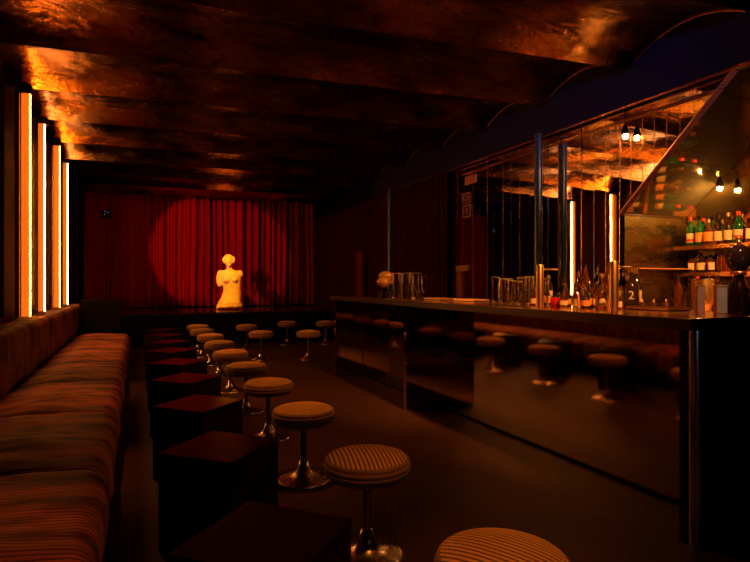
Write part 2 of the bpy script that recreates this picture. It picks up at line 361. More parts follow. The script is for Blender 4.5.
# ------------------------------------------------------------------ banquette
def swept(profile, length, rib=0.003, pitch=0.026, round_=0.05):
    bm = bmesh.new(); n = int(length/ (pitch/4)); cx = sum(p[0] for p in profile)/len(profile); cz = sum(p[1] for p in profile)/len(profile)
    rings = []
    for j in range(n+1):
        y = length*j/n; e = min(y, length-y)
        sh = round_ * (1 - math.sqrt(max(0, 1 - (1-min(1, e/0.07))**2)))*0.8
        rb = rib*(abs(math.sin(PI*y/pitch)) - 0.6)
        wob = 0.012*noise.noise(Vector((y*3, 1.7, length)))
        ring = []
        for (x, z) in profile:
            d = Vector((x-cx, 0, z-cz)); dl = d.length; d.normalize()
            q = 0.022*noise.noise(Vector((x*3.5, y*5, z*3.5))) + 0.008*noise.noise(Vector((x*9, y*14, z*9)))
            p = Vector((x, y, z)) + d*(rb - sh + wob + q)
            ring.append(bm.verts.new(p))
        rings.append(ring)
    m = len(profile)
    for a, b in zip(rings, rings[1:]):
        for k in range(m): bm.faces.new((a[k], a[(k+1) % m], b[(k+1) % m], b[k]))
    bm.faces.new(rings[0]); bm.faces.new(rings[-1])
    return bm
def rrect(x0, x1, z0, z1, r, n=6, crown=0.0):
    pts = []
    for (cx, cz, a0) in ((x1-r, z1-r, 0), (x0+r, z1-r, 90), (x0+r, z0+r, 180), (x1-r, z0+r, 270)):
        for k in range(n+1):
            a = R(a0 + 90*k/n); pts.append((cx+r*math.cos(a), cz+r*math.sin(a)))
        if a0 == 0:
            for k in range(1, 10): f = k/10; pts.append(((x1-r)*(1-f)+(x0+r)*f, z1+crown*math.sin(PI*f)))
        if a0 == 270 or a0 == 180:
            pass
    return pts
bq = thing('banquette', 'long brown corduroy banquette along the left wall', 'sofa', (0, 0, 0))
obj('plinth', box(-1.12, -0.27, -0.9, 9.42, 0, 0.16), 'dark', bq)
seat_me = None; back_me = None; LN = 1.135
for k in range(9):
    y = 9.46 - LN*(k+1) + 0.01
    if seat_me is None:
        a = obj('seat_cushion', swept(rrect(-0.90, -0.12, 0.15, 0.425, 0.085, 6, 0.02), LN-0.012), 'seatcord', bq, smooth=True); seat_me = a
        b = obj('back_cushion', swept(rrect(-1.13, -0.86, 0.40, 0.865, 0.07, 6, 0.0), LN-0.004, round_=0.02), 'backcord', bq, smooth=True); back_me = b
    else:
        a = seat_me.copy(); C.objects.link(a); a.parent = bq
        b = back_me.copy(); C.objects.link(b); b.parent = bq
    a.location = (0, y, 0); b.location = (0, y, 0)
for k in range(1):
    b = back_me.copy(); C.objects.link(b); b.parent = bq; b.location = (0, 9.47, 0)
bmx = obj('end_box', box(-1.12, -0.88, 9.5, 10.6, 0, 0.40), 'dark', bq)
tag(obj('speaker_cabinet', box(-0.83, -0.25, 9.62, 10.25, 0, 0.95, 0.015), 'dark'), 'black box cabinet at the far end of the banquette', 'cabinet')

# ------------------------------------------------------------------ stage, curtains
st = thing('stage', 'low glossy black stage in front of the red curtain', 'stage', (0, 0, 0))
obj('stage_floor', box(XW+0.11, XR-0.17, 11.05, 13.46, 0.60, 0.64), 'stage', st)
obj('stage_front', box(XW+0.11, XR-0.17, 11.08, 11.12, 0, 0.60), 'dark', st)
obj('stage_nosing', box(XW+0.11, XR-0.17, 11.035, 11.05, 0.605, 0.642), 'baredge', st)
def curtain(length, z0, z1, amp, pitch, seed, along='x'):
    bm = bmesh.new(); n = int(length/(pitch/10)); rows = 8; prev = None; rnd = random.Random(seed)
    ph = [rnd.uniform(0, 6.28) for _ in range(4)]
    for j in range(rows+1):
        z = z0 + (z1-z0)*j/rows; row = []
        for i in range(n+1):
            s = length*i/n
            warp = s + 0.05*math.sin(s*2.3+ph[0]) + 0.03*math.sin(s*5.1+ph[1]+z*0.15) + 0.012*math.sin(z*1.3+s*3)
            d = amp*0.5*math.sin(2*PI*warp/pitch)*(1+0.35*math.sin(s*6.1+ph[3])) + amp*0.35*math.sin(warp*17+ph[2]) + 0.012*math.sin(warp*41+ph[3])
            row.append(bm.verts.new((s, d, z) if along == 'x' else (d, s, z)))
        if prev:
            for i in range(n): bm.faces.new((prev[i], prev[i+1], row[i+1], row[i]))
        prev = row
    return bm
o = obj('stage_curtain', curtain(XR-0.06-XW, 0.66, 3.30, 0.15, 0.155, 3), 'curtain', smooth=True); o.location = (XW+0.03, 13.60, 0)
o.modifiers.new('cloth', 'SOLIDIFY').thickness = 0.004
tag(o, 'pleated red velvet stage curtain lit by a round spotlight behind the statue', 'curtain')
o = obj('side_curtain', curtain(6.6, 0.02, 2.85, 0.05, 0.16, 5, 'y'), 'drape', smooth=True); o.location = (XR-0.07, 6.80, 0)
o.modifiers.new('cloth', 'SOLIDIFY').thickness = 0.004
tag(o, 'dark red drape along the right wall beyond the mirror strips', 'curtain')
o = obj('side_curtain', curtain(2.7, 0.02, 3.0, 0.04, 0.16, 8, 'y'), 'drape', smooth=True); o.location = (XW+0.05, 10.72, 0)
o.modifiers.new('cloth', 'SOLIDIFY').thickness = 0.004
tag(o, 'dark red drape on the left wall beyond the light columns', 'curtain')
o = obj('side_curtain', curtain(6.6, 0.9, 3.15, 0.04, 0.20, 9, 'y'), 'drape', smooth=True); o.location = (XW+0.055, -0.6, 0)
o.modifiers.new('cloth', 'SOLIDIFY').thickness = 0.004
tag(o, 'dark red drape at the left edge of the photo above the banquette back', 'curtain')

# stage lamp on a stand
t = thing('stage_light_stand', 'thin black stand with a small lamp head at the left of the stage', 'light stand', (-0.60, 12.5, 0.64))
bm = bmesh.new(); tube(bm, [(0, 0, 0.05), (0, 0, 1.95)], 0.012, 8); obj('pole', bm, 'baredge', t)
obj('base_plate', L_([(0, 0.002), (0.16, 0.002), (0.16, 0.02), (0.02, 0.05), (0, 0.05)], 20), 'dark', t)
hd = obj('lamp_head', box(-0.09, 0.09, -0.06, 0.06, 1.93, 2.09, 0.01), 'dark', t)
mi = mat('cool_indicator', (0.5, 0.6, 1), 0.4, emit=(0.35, 0.5, 0.9), estr=0.5)
for x, z in ((-0.03, 1.99), (0.03, 2.03), (-0.02, 2.05)):
    obj('indicator', lathe(bmesh.new(), [(0, z), (0.007, z), (0.007, z+0.012), (0, z+0.014)], 8, x, -0.064), mi, hd)

# ------------------------------------------------------------------ statue (armless classical torso)
def ell(bm, c, r, rot=None, seg=20):
    m = Matrix.Translation(Vector(c)) @ (rot.to_4x4() if rot else Matrix()) @ Matrix.Diagonal((*r, 1))
    bmesh.ops.create_uvsphere(bm, u_segments=seg, v_segments=12, radius=1, matrix=m)
def loft(bm, secs, seg=28):
    rings = [[bm.verts.new((cx+rx*math.cos(2*PI*i/seg), cy+ry*math.sin(2*PI*i/seg), z)) for i in range(seg)] for (z, cx, cy, rx, ry) in secs]
    for a, b in zip(rings, rings[1:]):
        for i in range(seg): bm.faces.new((a[i], a[(i+1) % seg], b[(i+1) % seg], b[i]))
    bm.faces.new(rings[0]); bm.faces.new(rings[-1])
t = thing('statue', 'cream classical armless female torso statue glowing orange on the stage', 'statue', (1.88, 12.30, 0.672), R(-6))
bm = bmesh.new()
loft(bm, [(0.0, -0.03, 0, 0.275, 0.18), (0.08, -0.02, 0, 0.265, 0.185), (0.16, 0.0, 0, 0.235, 0.175), (0.24, 0.025, 0, 0.215, 0.15), (0.34, 0.04, 0, 0.195, 0.13),
          (0.42, 0.04, 0, 0.190, 0.125), (0.52, 0.03, 0, 0.205, 0.13), (0.62, 0.015, 0, 0.222, 0.135), (0.70, 0.005, 0, 0.235, 0.13), (0.77, 0.0, 0.005, 0.235, 0.11),
          (0.81, 0.0, 0.01, 0.17, 0.085), (0.85, -0.01, 0.01, 0.075, 0.07)])
loft(bm, [(0.78, -0.005, 0.01, 0.078, 0.075), (0.88, -0.02, 0.0, 0.062, 0.062), (0.98, -0.03, -0.01, 0.062, 0.065)])
ell(bm, (-0.035, -0.01, 1.045), (0.102, 0.108, 0.130)); ell(bm, (-0.03, -0.05, 0.995), (0.078, 0.07, 0.085))
ell(bm, (-0.028, -0.118, 1.018), (0.014, 0.024, 0.034))                                     # nose
ell(bm, (-0.028, -0.108, 0.968), (0.026, 0.014, 0.010)); ell(bm, (-0.03, -0.100, 0.935), (0.03, 0.028, 0.024))
for s in (-1, 1):
    ell(bm, (s*0.085, -0.105, 0.615), (0.074, 0.062, 0.068)); ell(bm, (s*0.085, -0.165, 0.612), (0.014, 0.012, 0.014))
    ell(bm, (-0.03+s*0.034, -0.092, 1.045), (0.024, 0.016, 0.010)); ell(bm, (-0.035+s*0.092, 0.0, 1.02), (0.014, 0.025, 0.032))
    ell(bm, (s*0.20, 0.0, 0.765), (0.075, 0.072, 0.07))
ell(bm, (0.245, 0.0, 0.74), (0.040, 0.055, 0.062))                                           # broken shoulder stump
tube(bm, [(-0.205, 0.0, 0.77), (-0.235, -0.005, 0.66), (-0.232, -0.02, 0.54), (-0.205, -0.03, 0.48)], [0.074, 0.070, 0.064, 0.056], 16)
ell(bm, (0.035, -0.075, 0.32), (0.13, 0.065, 0.16))
body = obj('torso', bm, 'plaster', t, smooth=True)
rm = body.modifiers.new('remesh', 'REMESH'); rm.mode = 'VOXEL'; rm.voxel_size = 0.009; rm.use_smooth_shade = True
sm = body.modifiers.new('smooth', 'SMOOTH'); sm.iterations = 4; sm.factor = 0.5
bm = bmesh.new()
for k in range(9):                                                                            # waved hair in rolls
    a = R(-32 + 244*k/8); tube(bm, [(-0.035+0.118*math.cos(a)*(1-0.1*j), -0.075+0.05*j, 1.055+0.085*math.sin(a)*(1-0.05*j)+0.018*math.sin(j*2+k)) for j in range(5)], 0.026, 8)
ell(bm, (-0.035, 0.10, 1.07), (0.06, 0.065, 0.058)); ell(bm, (-0.035, 0.02, 1.075), (0.122, 0.10, 0.115))
h = obj('hair', bm, 'plaster', t, smooth=True)
rm = h.modifiers.new('remesh', 'REMESH'); rm.mode = 'VOXEL'; rm.voxel_size = 0.008; rm.use_smooth_shade = True
bm = bmesh.new()
for k in range(6):                                                                            # folds of drapery at the hips
    z = 0.015 + 0.026*k
    tube(bm, [(0.27*math.cos(a)*(1-0.03*k)-0.02, -0.19*math.sin(a)-0.006, z+0.03*math.sin(a*1.3+k*0.5)+0.012*math.sin(a*6+k)) for a in [R(8+164*j/24) for j in range(25)]], 0.016, 8)
for cx, r in ((0.09, 0.05), (0.0, 0.035), (0.15, 0.03)):
    tube(bm, [(cx+r*math.cos(a), -0.20, 0.075+r*math.sin(a)) for a in [R(40+280*j/16) for j in range(17)]], 0.010, 8)
obj('drapery', bm, 'plaster', t, smooth=True)

# ------------------------------------------------------------------ stools
def make_stool():
    t = thing('bar_stool', '', 'stool', group='round corduroy stools')
    obj('base', L_([(0, 0), (0.165, 0.0), (0.167, 0.006), (0.150, 0.014), (0.10, 0.026), (0.062, 0.045), (0.038, 0.075), (0.026, 0.12), (0, 0.12)], 40), 'chromebase', t, smooth=True)
    obj('pole', L_([(0.019, 0.10), (0.019, 0.36)], 20), 'poledark', t, smooth=True)
    obj('underplate', L_([(0, 0.335), (0.05, 0.338), (0.15, 0.352), (0, 0.358)], 30), 'dark', t, auto=True)
    # side with rings
    pts = [(0.0, 0.353), (0.150, 0.353)]
    for k in range(0, 41):
        a = k/40; th = -PI/2*0.9 + a*PI*0.72
        r = 0.150 + 0.042*math.cos(th); z = 0.405 + 0.052*math.sin(th)
        pts.append((r + 0.0035*abs(math.sin(a*5*PI)), z))
    obj('seat_side', L_(pts, 64), 'stoolside_shaded', t, smooth=True)
    zt = pts[-1][1]; rt = pts[-1][0]
    bm = bmesh.new(); rings = []; NR, NA = 44, 128
    for i in range(NR+1):
        r = rt*i/NR
        ring = []
        for j in range(NA if i else 1):
            a = 2*PI*j/NA; x = r*math.cos(a)
            rib = 0.0032*(abs(math.sin(PI*x/0.019))-0.5)*min(1, (rt-r)/0.01)
            ring.append(bm.verts.new((x, r*math.sin(a), zt + 0.022*(1-(r/rt)**2.6) + rib)))
        rings.append(ring)
    for a, b in zip(rings, rings[1:]):
        for j in range(NA):
            k = (j+1) % NA
            if len(a) == 1: bm.faces.new((a[0], b[j], b[k]))
            else: bm.faces.new((a[j], b[j], b[k], a[k]))
    obj('seat_top', bm, 'stoolcord', t, smooth=True)
    return t
stool = Maker(make_stool)
sp = [(0.95, 1.26, 'nearest round corduroy stool, its seat cut off by the bottom edge'),
      (0.94, 2.23, 'brightly ribbed round stool right of the nearest two black cubes, second from the camera'),
      (0.94, 3.24, 'round stool with a full chrome base, third from the camera in the row'),
      (0.94, 4.22, 'round stool, fourth from the camera in the row by the cubes'),
      (0.94, 5.18, 'round stool, fifth from the camera in the row by the cubes'),
      (0.96, 6.25, 'round stool, sixth from the camera in the row by the cubes'),
      (0.98, 7.32, 'round stool, seventh from the camera in the row by the cubes'),
      (0.99, 8.36, 'round stool, eighth from the camera in the row by the cubes'),
      (0.97, 9.36, 'round stool, ninth from the camera, last but one of the row'),
      (1.00, 10.30, 'farthest small round stool of the row, in front of the stage'),
      (1.79, 8.58, 'round stool on the open floor below the statue, right of the row'),
      (2.50, 8.35, 'round stool on a bright thin pole, nearest the far end of the bar'),
      (1.83, 10.01, 'shaded round stool behind the stool below the statue'),
      (2.72, 10.55, 'small round stool against the stage front, between the statue and the bar'),
      (3.44, 10.3, 'round stool against the stage, partly hidden by the far end of the bar')]
for i, (x, y, lb) in enumerate(sp):
    stool((x, y, 0), R([28, -12, 62, 80, 20, 50, 5, 33, 70, 10, 30, 50, 0, 15, 25][i]), lb)

# ------------------------------------------------------------------ lacquered cube tables
def make_cube():
    t = thing('cube_table', '', 'table', group='black cube tables')
    obj('cube_body', box(-0.195, 0.195, -0.195, 0.195, 0, 0.44, 0.004), 'lacquer', t)
    obj('cube_top', box(-0.198, 0.198, -0.198, 0.198, 0.44, 0.452, 0.002), 'lacquer', t)
    return t
cube = Maker(make_cube)
nm = ['nearest', 'second nearest', 'third nearest', 'fourth nearest', 'fifth nearest', 'sixth nearest', 'seventh nearest', 'eighth nearest', 'farthest']
for k in range(9):
    cube((0.36, 1.64+0.995*k, 0), R(45 if k < 2 else 45+(-2, 1, 3, -1, 2, 0, 1)[k-2]), nm[k] + ' black lacquered cube table in the row beside the banquette')

# ------------------------------------------------------------------ lamps
def make_lamp():
    t = thing('pendant_lamp', '', 'lamp', group='small pendant lamps')
    bm = bmesh.new(); tube(bm, [(0, 0, 0.10), (0, 0, 0.26)], 0.004, 6); obj('cord', bm, 'dark', t)
    obj('lamp_holder', L_([(0, 0.10), (0.012, 0.10), (0.020, 0.085), (0.032, 0.03), (0.034, 0.0), (0.028, 0.0), (0.01, 0.02), (0, 0.02)], 20), 'dark', t, smooth=True)
    obj('bulb', L_([(0, -0.035), (0.015, -0.030), (0.022, -0.014), (0.018, 0.004), (0.010, 0.018), (0, 0.018)], 16), 'bulb', t, smooth=True)
    return t
lamp = Maker(make_lamp)
lamp((4.16, 3.67, 2.60), 0, 'lit pendant bulb with dark holder hanging before the mirror strips, above the diagonal hood edge')
lamp((5.00, 3.34, 2.12), 0, 'lit pendant bulb hanging inside the niche above the liquor bottles')

# ------------------------------------------------------------------ brass posts on the bar
def make_post():
    t = thing('brass_post', '', 'post', group='brass posts on the bar')
    obj('upright', L_([(0.0, 0), (0.026, 0), (0.026, 0.285), (0.022, 0.295), (0, 0.295)], 24), 'brass', t, auto=True)
    bm = bmesh.new(); tube(bm, [(0.02, 0.02, 0.262), (0.20, 0.05, 0.262)], 0.007, 10); obj('arm', bm, 'brass', t, smooth=True)
    return t
post = Maker(make_post)
post((2.57, 2.99, 1.054), 0, 'left brass post with side arm on the bar, below the blue steel column')
post((2.57, 2.35, 1.054), 0, 'right brass post with side arm on the bar, beside the dark numbered bottle')

# ------------------------------------------------------------------ bottles
def bottle_fn(glass, label, label2, cap, shape, name='liquor_bottle', cat='bottle', grp='liquor bottles'):
    def fn():
        t = thing(name, '', cat, group=grp)
        prof = {
            'tall': [(0, 0), (0.036, 0), (0.038, 0.01), (0.038, 0.19), (0.030, 0.215), (0.015, 0.245), (0.013, 0.30), (0, 0.30)],
            'round': [(0, 0), (0.042, 0), (0.048, 0.02), (0.050, 0.08), (0.044, 0.14), (0.022, 0.18), (0.014, 0.20), (0.013, 0.26), (0, 0.26)],
            'small': [(0, 0), (0.026, 0), (0.028, 0.01), (0.028, 0.075), (0.018, 0.095), (0.010, 0.105), (0.009, 0.14), (0, 0.14)],
            'square': [(0, 0), (0.043, 0), (0.045, 0.01), (0.045, 0.15), (0.036, 0.17), (0.016, 0.185), (0.014, 0.23), (0, 0.23)]}[shape]
        seg = 4 if shape == 'square' else 20
        b = obj('bottle_glass', L_(prof, seg), glass, t, auto=True)
        top = prof[-1][1]; r = prof[-2][0]
        if cap == 'pourer':
            bm = bmesh.new(); tube(bm, [(0, 0, top), (0, 0, top+0.02), (0.012, 0, top+0.05)], [0.009, 0.006, 0.003], 8); obj('pourer', bm, 'chrome', t, smooth=True)
        else:
            obj('cap', L_([(0, top-0.03), (r+0.003, top-0.03), (r+0.003, top+0.004), (0, top+0.004)], 16), cap, t, auto=True)
        R0 = max(p[0] for p in prof)
        if label:
            z0, z1 = (0.05, 0.14) if shape != 'small' else (0.02, 0.065)
            bm = bmesh.new()
            if shape == 'square':
                k = 0.045*0.7071; 
                for sgn in (-1,):
                    bx(bm, -k*0.8, k*0.8, -k-0.0025, -k-0.0005, z0, z1)
                o = obj('label', bm, label, t); o.rotation_euler = (0, 0, 0)
                b.rotation_euler = (0, 0, R(45))
            else:
                n = 14; rr = R0+0.0015
                lo = [bm.verts.new((rr*math.cos(R(-160+140*i/n)), rr*math.sin(R(-160+140*i/n)), z0)) for i in range(n+1)]
                hi = [bm.verts.new((v.co.x, v.co.y, z1)) for v in lo]
                for i in range(n): bm.faces.new((lo[i], lo[i+1], hi[i+1], hi[i]))
                obj('label', bm, label, t, smooth=True)
                if label2:
                    bm = bmesh.new(); rr += 0.001
                    lo = [bm.verts.new((rr*math.cos(R(-150+120*i/n)), rr*math.sin(R(-150+120*i/n)), z0+0.008)) for i in range(n+1)]
                    hi = [bm.verts.new((v.co.x, v.co.y, z0+0.035)) for v in lo]
                    for i in range(n): bm.faces.new((lo[i], lo[i+1], hi[i+1], hi[i]))
                    obj('label_band', bm, label2, t, smooth=True)
        return t
    return fn
B = {
    'green': Maker(bottle_fn('greenglass', 'cream', 'redpaper', 'redpaper', 'tall')),
    'greeno': Maker(bottle_fn('greenglass', 'orangepaper', None, 'dark', 'tall')),
    'amber': Maker(bottle_fn('amberglass', 'orangepaper', None, 'brass', 'round')),
    'ambsq': Maker(bottle_fn('amberglass', 'cream', None, 'dark', 'square')),
    'dark': Maker(bottle_fn('darkglass', 'cream', None, 'brass', 'tall')),
    'clear': Maker(bottle_fn('glass', 'cream', None, 'pourer', 'tall')),
    'clearp': Maker(bottle_fn('glass', None, None, 'pourer', 'round')),
    'amberp': Maker(bottle_fn('amberglass', None, None, 'pourer', 'tall')),
    'bit': Maker(bottle_fn('amberglass', 'cream', None, 'pourer', 'small', 'bitters_bottle')),
    'bitd': Maker(bottle_fn('darkglass', 'orangepaper', None, 'pourer', 'small', 'bitters_bottle')),
    'bitg': Maker(bottle_fn('glass', None, None, 'pourer', 'small', 'bitters_bottle')),
}
KD = {'green': 'green bottle with cream and red label', 'greeno': 'green bottle with orange label', 'amber': 'round amber bottle with orange label',
      'ambsq': 'square amber bottle with cream label', 'dark': 'dark bottle with cream label', 'clear': 'tall clear bottle with cream label',
      'clearp': 'round clear bottle with pourer', 'amberp': 'tall amber bottle with pourer', 'bit': 'small amber bitters bottle',
      'bitd': 'small dark bitters bottle', 'bitg': 'small clear bitters bottle'}
def face(x, y): return math.atan2(0-x, -(0-y)) if False else math.atan2(-x, y) * 1.0
FACE = R(-50)
row = ['green', 'greeno', 'amber', 'clear', 'dark', 'green', 'ambsq', 'greeno', 'amber', 'dark']
for i, k in enumerate(row):
    B[k]((XN-0.095, 3.66-0.094*i, 1.57), FACE+R(random.uniform(-8, 8)), KD[k] + ', ' + ORD[i] + ' from the left on the upper niche shelf')
row = ['ambsq', 'dark', 'ambsq', 'amberp', 'ambsq', 'amber', 'dark', 'clearp', 'ambsq']
for i, k in enumerate(row):
    B[k]((XN-0.11, 3.64-0.10*i, 1.31), FACE+R(random.uniform(-8, 8)), KD[k] + ', ' + ORD[i] + ' from the left on the lower niche shelf', (1, 1, 0.76))
row = ['amberp', 'clearp', 'green', 'amberp', 'clear', 'ambsq']
for i, k in enumerate(row):
    B[k]((4.86+0.02*(i % 2), 3.66-0.10*i, 0.98), FACE+R(random.uniform(-20, 20)), KD[k] + ', ' + ORD[i] + ' from left on the niche counter')
# bottles and tools behind the brass posts, on the bar top
row = [('amberp', 2.93, 3.35, .62), ('clearp', 2.99, 3.22, .75), ('bit', 2.82, 3.22, 1), ('bitg', 2.93, 3.13, 1.2), ('bit', 2.86, 3.05, 1), ('bitd', 2.80, 2.97, .8), ('amberp', 2.99, 2.99, .9),
       ('bitg', 2.90, 2.93, .8), ('bit', 2.82, 2.88, .7), ('clearp', 2.99, 2.86, .75), ('amberp', 2.96, 2.76, .92), ('bit', 2.86, 2.80, .9), ('bitd', 2.78, 2.75, 1), ('clear', 3.02, 2.68, .8), ('bitg', 2.84, 2.68, 1)]
for i, (k, x, y, s) in enumerate(row):
    B[k]((x, y, 1.054), FACE+R(random.uniform(-30, 30)), KD[k] + ', ' + (['first', 'second', 'third', 'fourth', 'fifth', 'sixth', 'seventh', 'eighth', 'ninth', 'tenth', 'eleventh', 'twelfth', 'thirteenth', 'fourteenth', 'fifteenth'][i]) + ' from left behind the brass posts', (s**0.5 if s < 1 else 1, s**0.5 if s < 1 else 1, s))
row = [('bitg', 2.74, 3.23, 1), ('bit', 2.68, 3.18, .8), ('bitd', 2.74, 3.12, 1.1), ('bitg', 2.68, 3.07, .8), ('bit', 2.70, 2.90, .7), ('bitg', 2.72, 2.80, 1.1),
       ('bitd', 2.70, 2.70, .8), ('bit', 2.76, 2.64, .9), ('bitg', 2.72, 2.58, .7), ('bit', 2.74, 2.48, .8)]
for i, (k, x, y, s) in enumerate(row):
    B[k]((x, y, 1.054), FACE+R(random.uniform(-40, 40)), KD[k] + ', ' + ORD[i] + ' from left in the front row behind the posts', (1, 1, s))
row = [('dark', 3.03, 3.42, .75), ('amberp', 3.04, 3.11, .8), ('clear', 3.043, 2.925, .9), ('dark', 3.04, 2.595, .85)]
for i, (k, x, y, s) in enumerate(row):
    B[k]((x, y, 1.054), FACE+R(random.uniform(-40, 40)), KD[k] + ', ' + ORD[i] + ' from left at the back edge', (.85, .85, s))
# dark bottle with number 2
t = thing('numbered_bottle', 'dark bottle with a pale figure 2 right of the right brass post', 'bottle', (2.95, 2.555, 1.054), FACE)
obj('bottle_glass', L_([(0, 0), (0.045, 0), (0.047, 0.01), (0.047, 0.14), (0.03, 0.17), (0.014, 0.19), (0.013, 0.25), (0, 0.25)], 24), 'darkglass', t, auto=True)
obj('cap', L_([(0, 0.235), (0.018, 0.235), (0.018, 0.262), (0, 0.262)], 16), 'brass', t, auto=True)
def text_mesh(name, s, size, m, parent, loc, rot, ext=0.0008):
    cu = bpy.data.curves.new(name, 'FONT'); cu.body = s; cu.size = size; cu.extrude = ext; cu.align_x = 'CENTER'; cu.align_y = 'CENTER'
    tmp = bpy.data.objects.new(name, cu); C.objects.link(tmp); bpy.context.view_layer.update()
    me = bpy.data.meshes.new_from_object(tmp.evaluated_get(bpy.context.evaluated_depsgraph_get()))
    bpy.data.objects.remove(tmp); me.materials.clear(); me.materials.append(M[m])
    o = bpy.data.objects.new(name, me); C.objects.link(o); o.parent = parent; o.location = loc; o.rotation_euler = rot
    return o
text_mesh('figure', '2', 0.075, 'cream', t, (0, -0.0485, 0.085), (R(90), 0, 0))

# cherry jar
t = thing('cherry_jar', 'small glass jar of red cherries on the bar among the bitters bottles', 'jar', (2.70, 2.985, 1.054))
obj('jar_glass', L_([(0, 0), (0.030, 0), (0.032, 0.05), (0.026, 0.065), (0.024, 0.065), (0.028, 0.05), (0, 0.045)], 20), 'redliquid', t, smooth=True)
obj('lid', L_([(0, 0.065), (0.028, 0.065), (0.028, 0.078), (0, 0.078)], 20), 'chrome', t, auto=True)

# tall glasses grouped at the left of the left post
def make_glass():
    t = thing('highball_glass', '', 'glass', group='tall glasses left of the brass post')
    obj('glass_body', L_([(0, 0), (0.029, 0), (0.031, 0.004), (0.035, 0.20), (0.0325, 0.20), (0.029, 0.012), (0, 0.012)], 24), 'glass', t, auto=True)
    obj('rim', L_([(0.034, 0.198), (0.0362, 0.200), (0.034, 0.202), (0.032, 0.200), (0.034, 0.198)], 24), 'brass', t, smooth=True)  # brass ring imitates the golden glint on the glass edge
    return t
glass = Maker(make_glass)
n = 0
for r_ in range(2):
    for k in range(5):
        w_ = ('front', 'back')[r_]
        glass((2.76+0.10*r_+0.01*(k % 2), 3.76-0.108*k-0.05*r_, 1.054), 0, 'tall glass, %s from left in the %s row beside the left brass post' % (ORD[k], w_),
              (1, 1, (1.08, 1.0, 0.92, 1.05)[(k+r_) % 4]))

# pitcher end of the bar
def make_tall():
    t = thing('glass_vase', '', 'glass', group='tall glass vessels at the far end of the bar')
    obj('vessel', L_([(0, 0), (0.040, 0), (0.043, 0.006), (0.046, 0.27), (0.043, 0.27), (0.039, 0.015), (0, 0.015)], 24), 'glass', t, auto=True)
    obj('rim', L_([(0.045, 0.268), (0.048, 0.271), (0.045, 0.274), (0.042, 0.271), (0.045, 0.268)], 24), 'brass', t, smooth=True)  # brass ring put in for the bright edge glint
    return t
tall = Maker(make_tall)
for i, (x, y) in enumerate(((2.54, 5.22), (2.60, 5.12), (2.68, 5.06))):
    tall((x, y, 1.054), 0, 'tall glass vessel left of the glass pitcher, %s from the left' % ORD[i])
t = thing('glass_pitcher', 'glass pitcher with a curved handle near the far end of the bar', 'pitcher', (2.64, 4.93, 1.054), R(-24))
obj('vessel', L_([(0, 0), (0.050, 0), (0.055, 0.01), (0.052, 0.27), (0.049, 0.27), (0.050, 0.02), (0, 0.02)], 28), 'glass', t, auto=True)
bm = bmesh.new(); tube(bm, [(0.05, 0, 0.24), (0.09, 0, 0.235), (0.112, 0, 0.18), (0.105, 0, 0.11), (0.054, 0, 0.06)], 0.008, 8); obj('handle', bm, 'glass', t, smooth=True)
o = bmesh.new(); tube(o, [(0.02, 0, 0.03), (-0.08, 0, 0.42)], 0.006, 6); 
tag(obj('bar_spoon', o, 'poledark'), 'long dark bar spoon leaning out of the glass pitcher', 'spoon').location = (2.63, 4.95, 1.06)
# two glowing cups on stems
def make_globe():
    t = thing('stemmed_bowl', '', 'glass', group='stemmed glass bowls')
    obj('stem', L_([(0, 0), (0.045, 0), (0.04, 0.008), (0.010, 0.02), (0.009, 0.12), (0, 0.12)], 20), 'glass', t, smooth=True)
    obj('bowl', L_([(0, 0.11), (0.05, 0.125), (0.085, 0.16), (0.088, 0.19), (0.07, 0.215), (0.03, 0.235), (0, 0.238)], 24), mat('amber_frosted_bowl', (0.30, 0.14, 0.04), 0.14, spec=0.8), t, smooth=True)
    return t
g = Maker(make_globe)
g((2.49, 5.42, 1.054), 0, 'lower of two amber round bowls on stems at the far end of the bar')
g((2.60, 5.62, 1.12), 0, 'higher of two amber round bowls on stems at the far end of the bar')
tag(obj('wooden_block', box(2.53, 2.67, 5.56, 5.68, 1.054, 1.12, 0.004), 'baredge'), 'small dark block raising the higher amber bowl', 'block')
# drinking glasses and trays in the middle of the bar
def make_tray():
    t = thing('bar_tray', '', 'tray', group='flat trays on the bar')
    obj('tray_base', box(-0.09, 0.09, -0.15, 0.15, 0, 0.008, 0.003), 'dark', t)
    bm = bmesh.new(); bx(bm, -0.09, -0.084, -0.15, 0.15, 0.006, 0.02); bx(bm, 0.084, 0.09, -0.15, 0.15, 0.006, 0.02); bx(bm, -0.09, 0.09, -0.15, -0.144, 0.006, 0.02); bx(bm, -0.09, 0.09, 0.144, 0.15, 0.006, 0.02)
    obj('tray_rim', bm, 'brass', t)
    return t
tr = Maker(make_tray)
tr((2.72, 4.62, 1.054), 0, 'flat brass-rimmed tray on the bar right of the glass pitcher')
tr((2.80, 4.18, 1.054), R(4), 'flat brass-rimmed tray on the bar left of the tall glasses')
tr((2.92, 2.345, 1.054), R(2), 'flat brass-rimmed tray holding small steel cups right of the numbered bottle')
def make_cup():
    t = thing('steel_cup', '', 'cup', group='small steel cups')
    obj('cup_body', L_([(0, 0), (0.016, 0), (0.022, 0.035), (0.020, 0.035), (0.015, 0.004), (0, 0.004)], 16), 'brass', t, auto=True)
    obj('lid_knob', L_([(0, 0.03), (0.019, 0.03), (0.004, 0.044), (0.006, 0.054), (0, 0.06)], 12), 'brass', t, smooth=True)
    return t
cup = Maker(make_cup)
for i in range(3): cup((2.90+0.01*i, 2.43-0.075*i, 1.062), 0, 'small lidded metal cup, %s from the left on the tray right of the numbered bottle' % ORD[i])
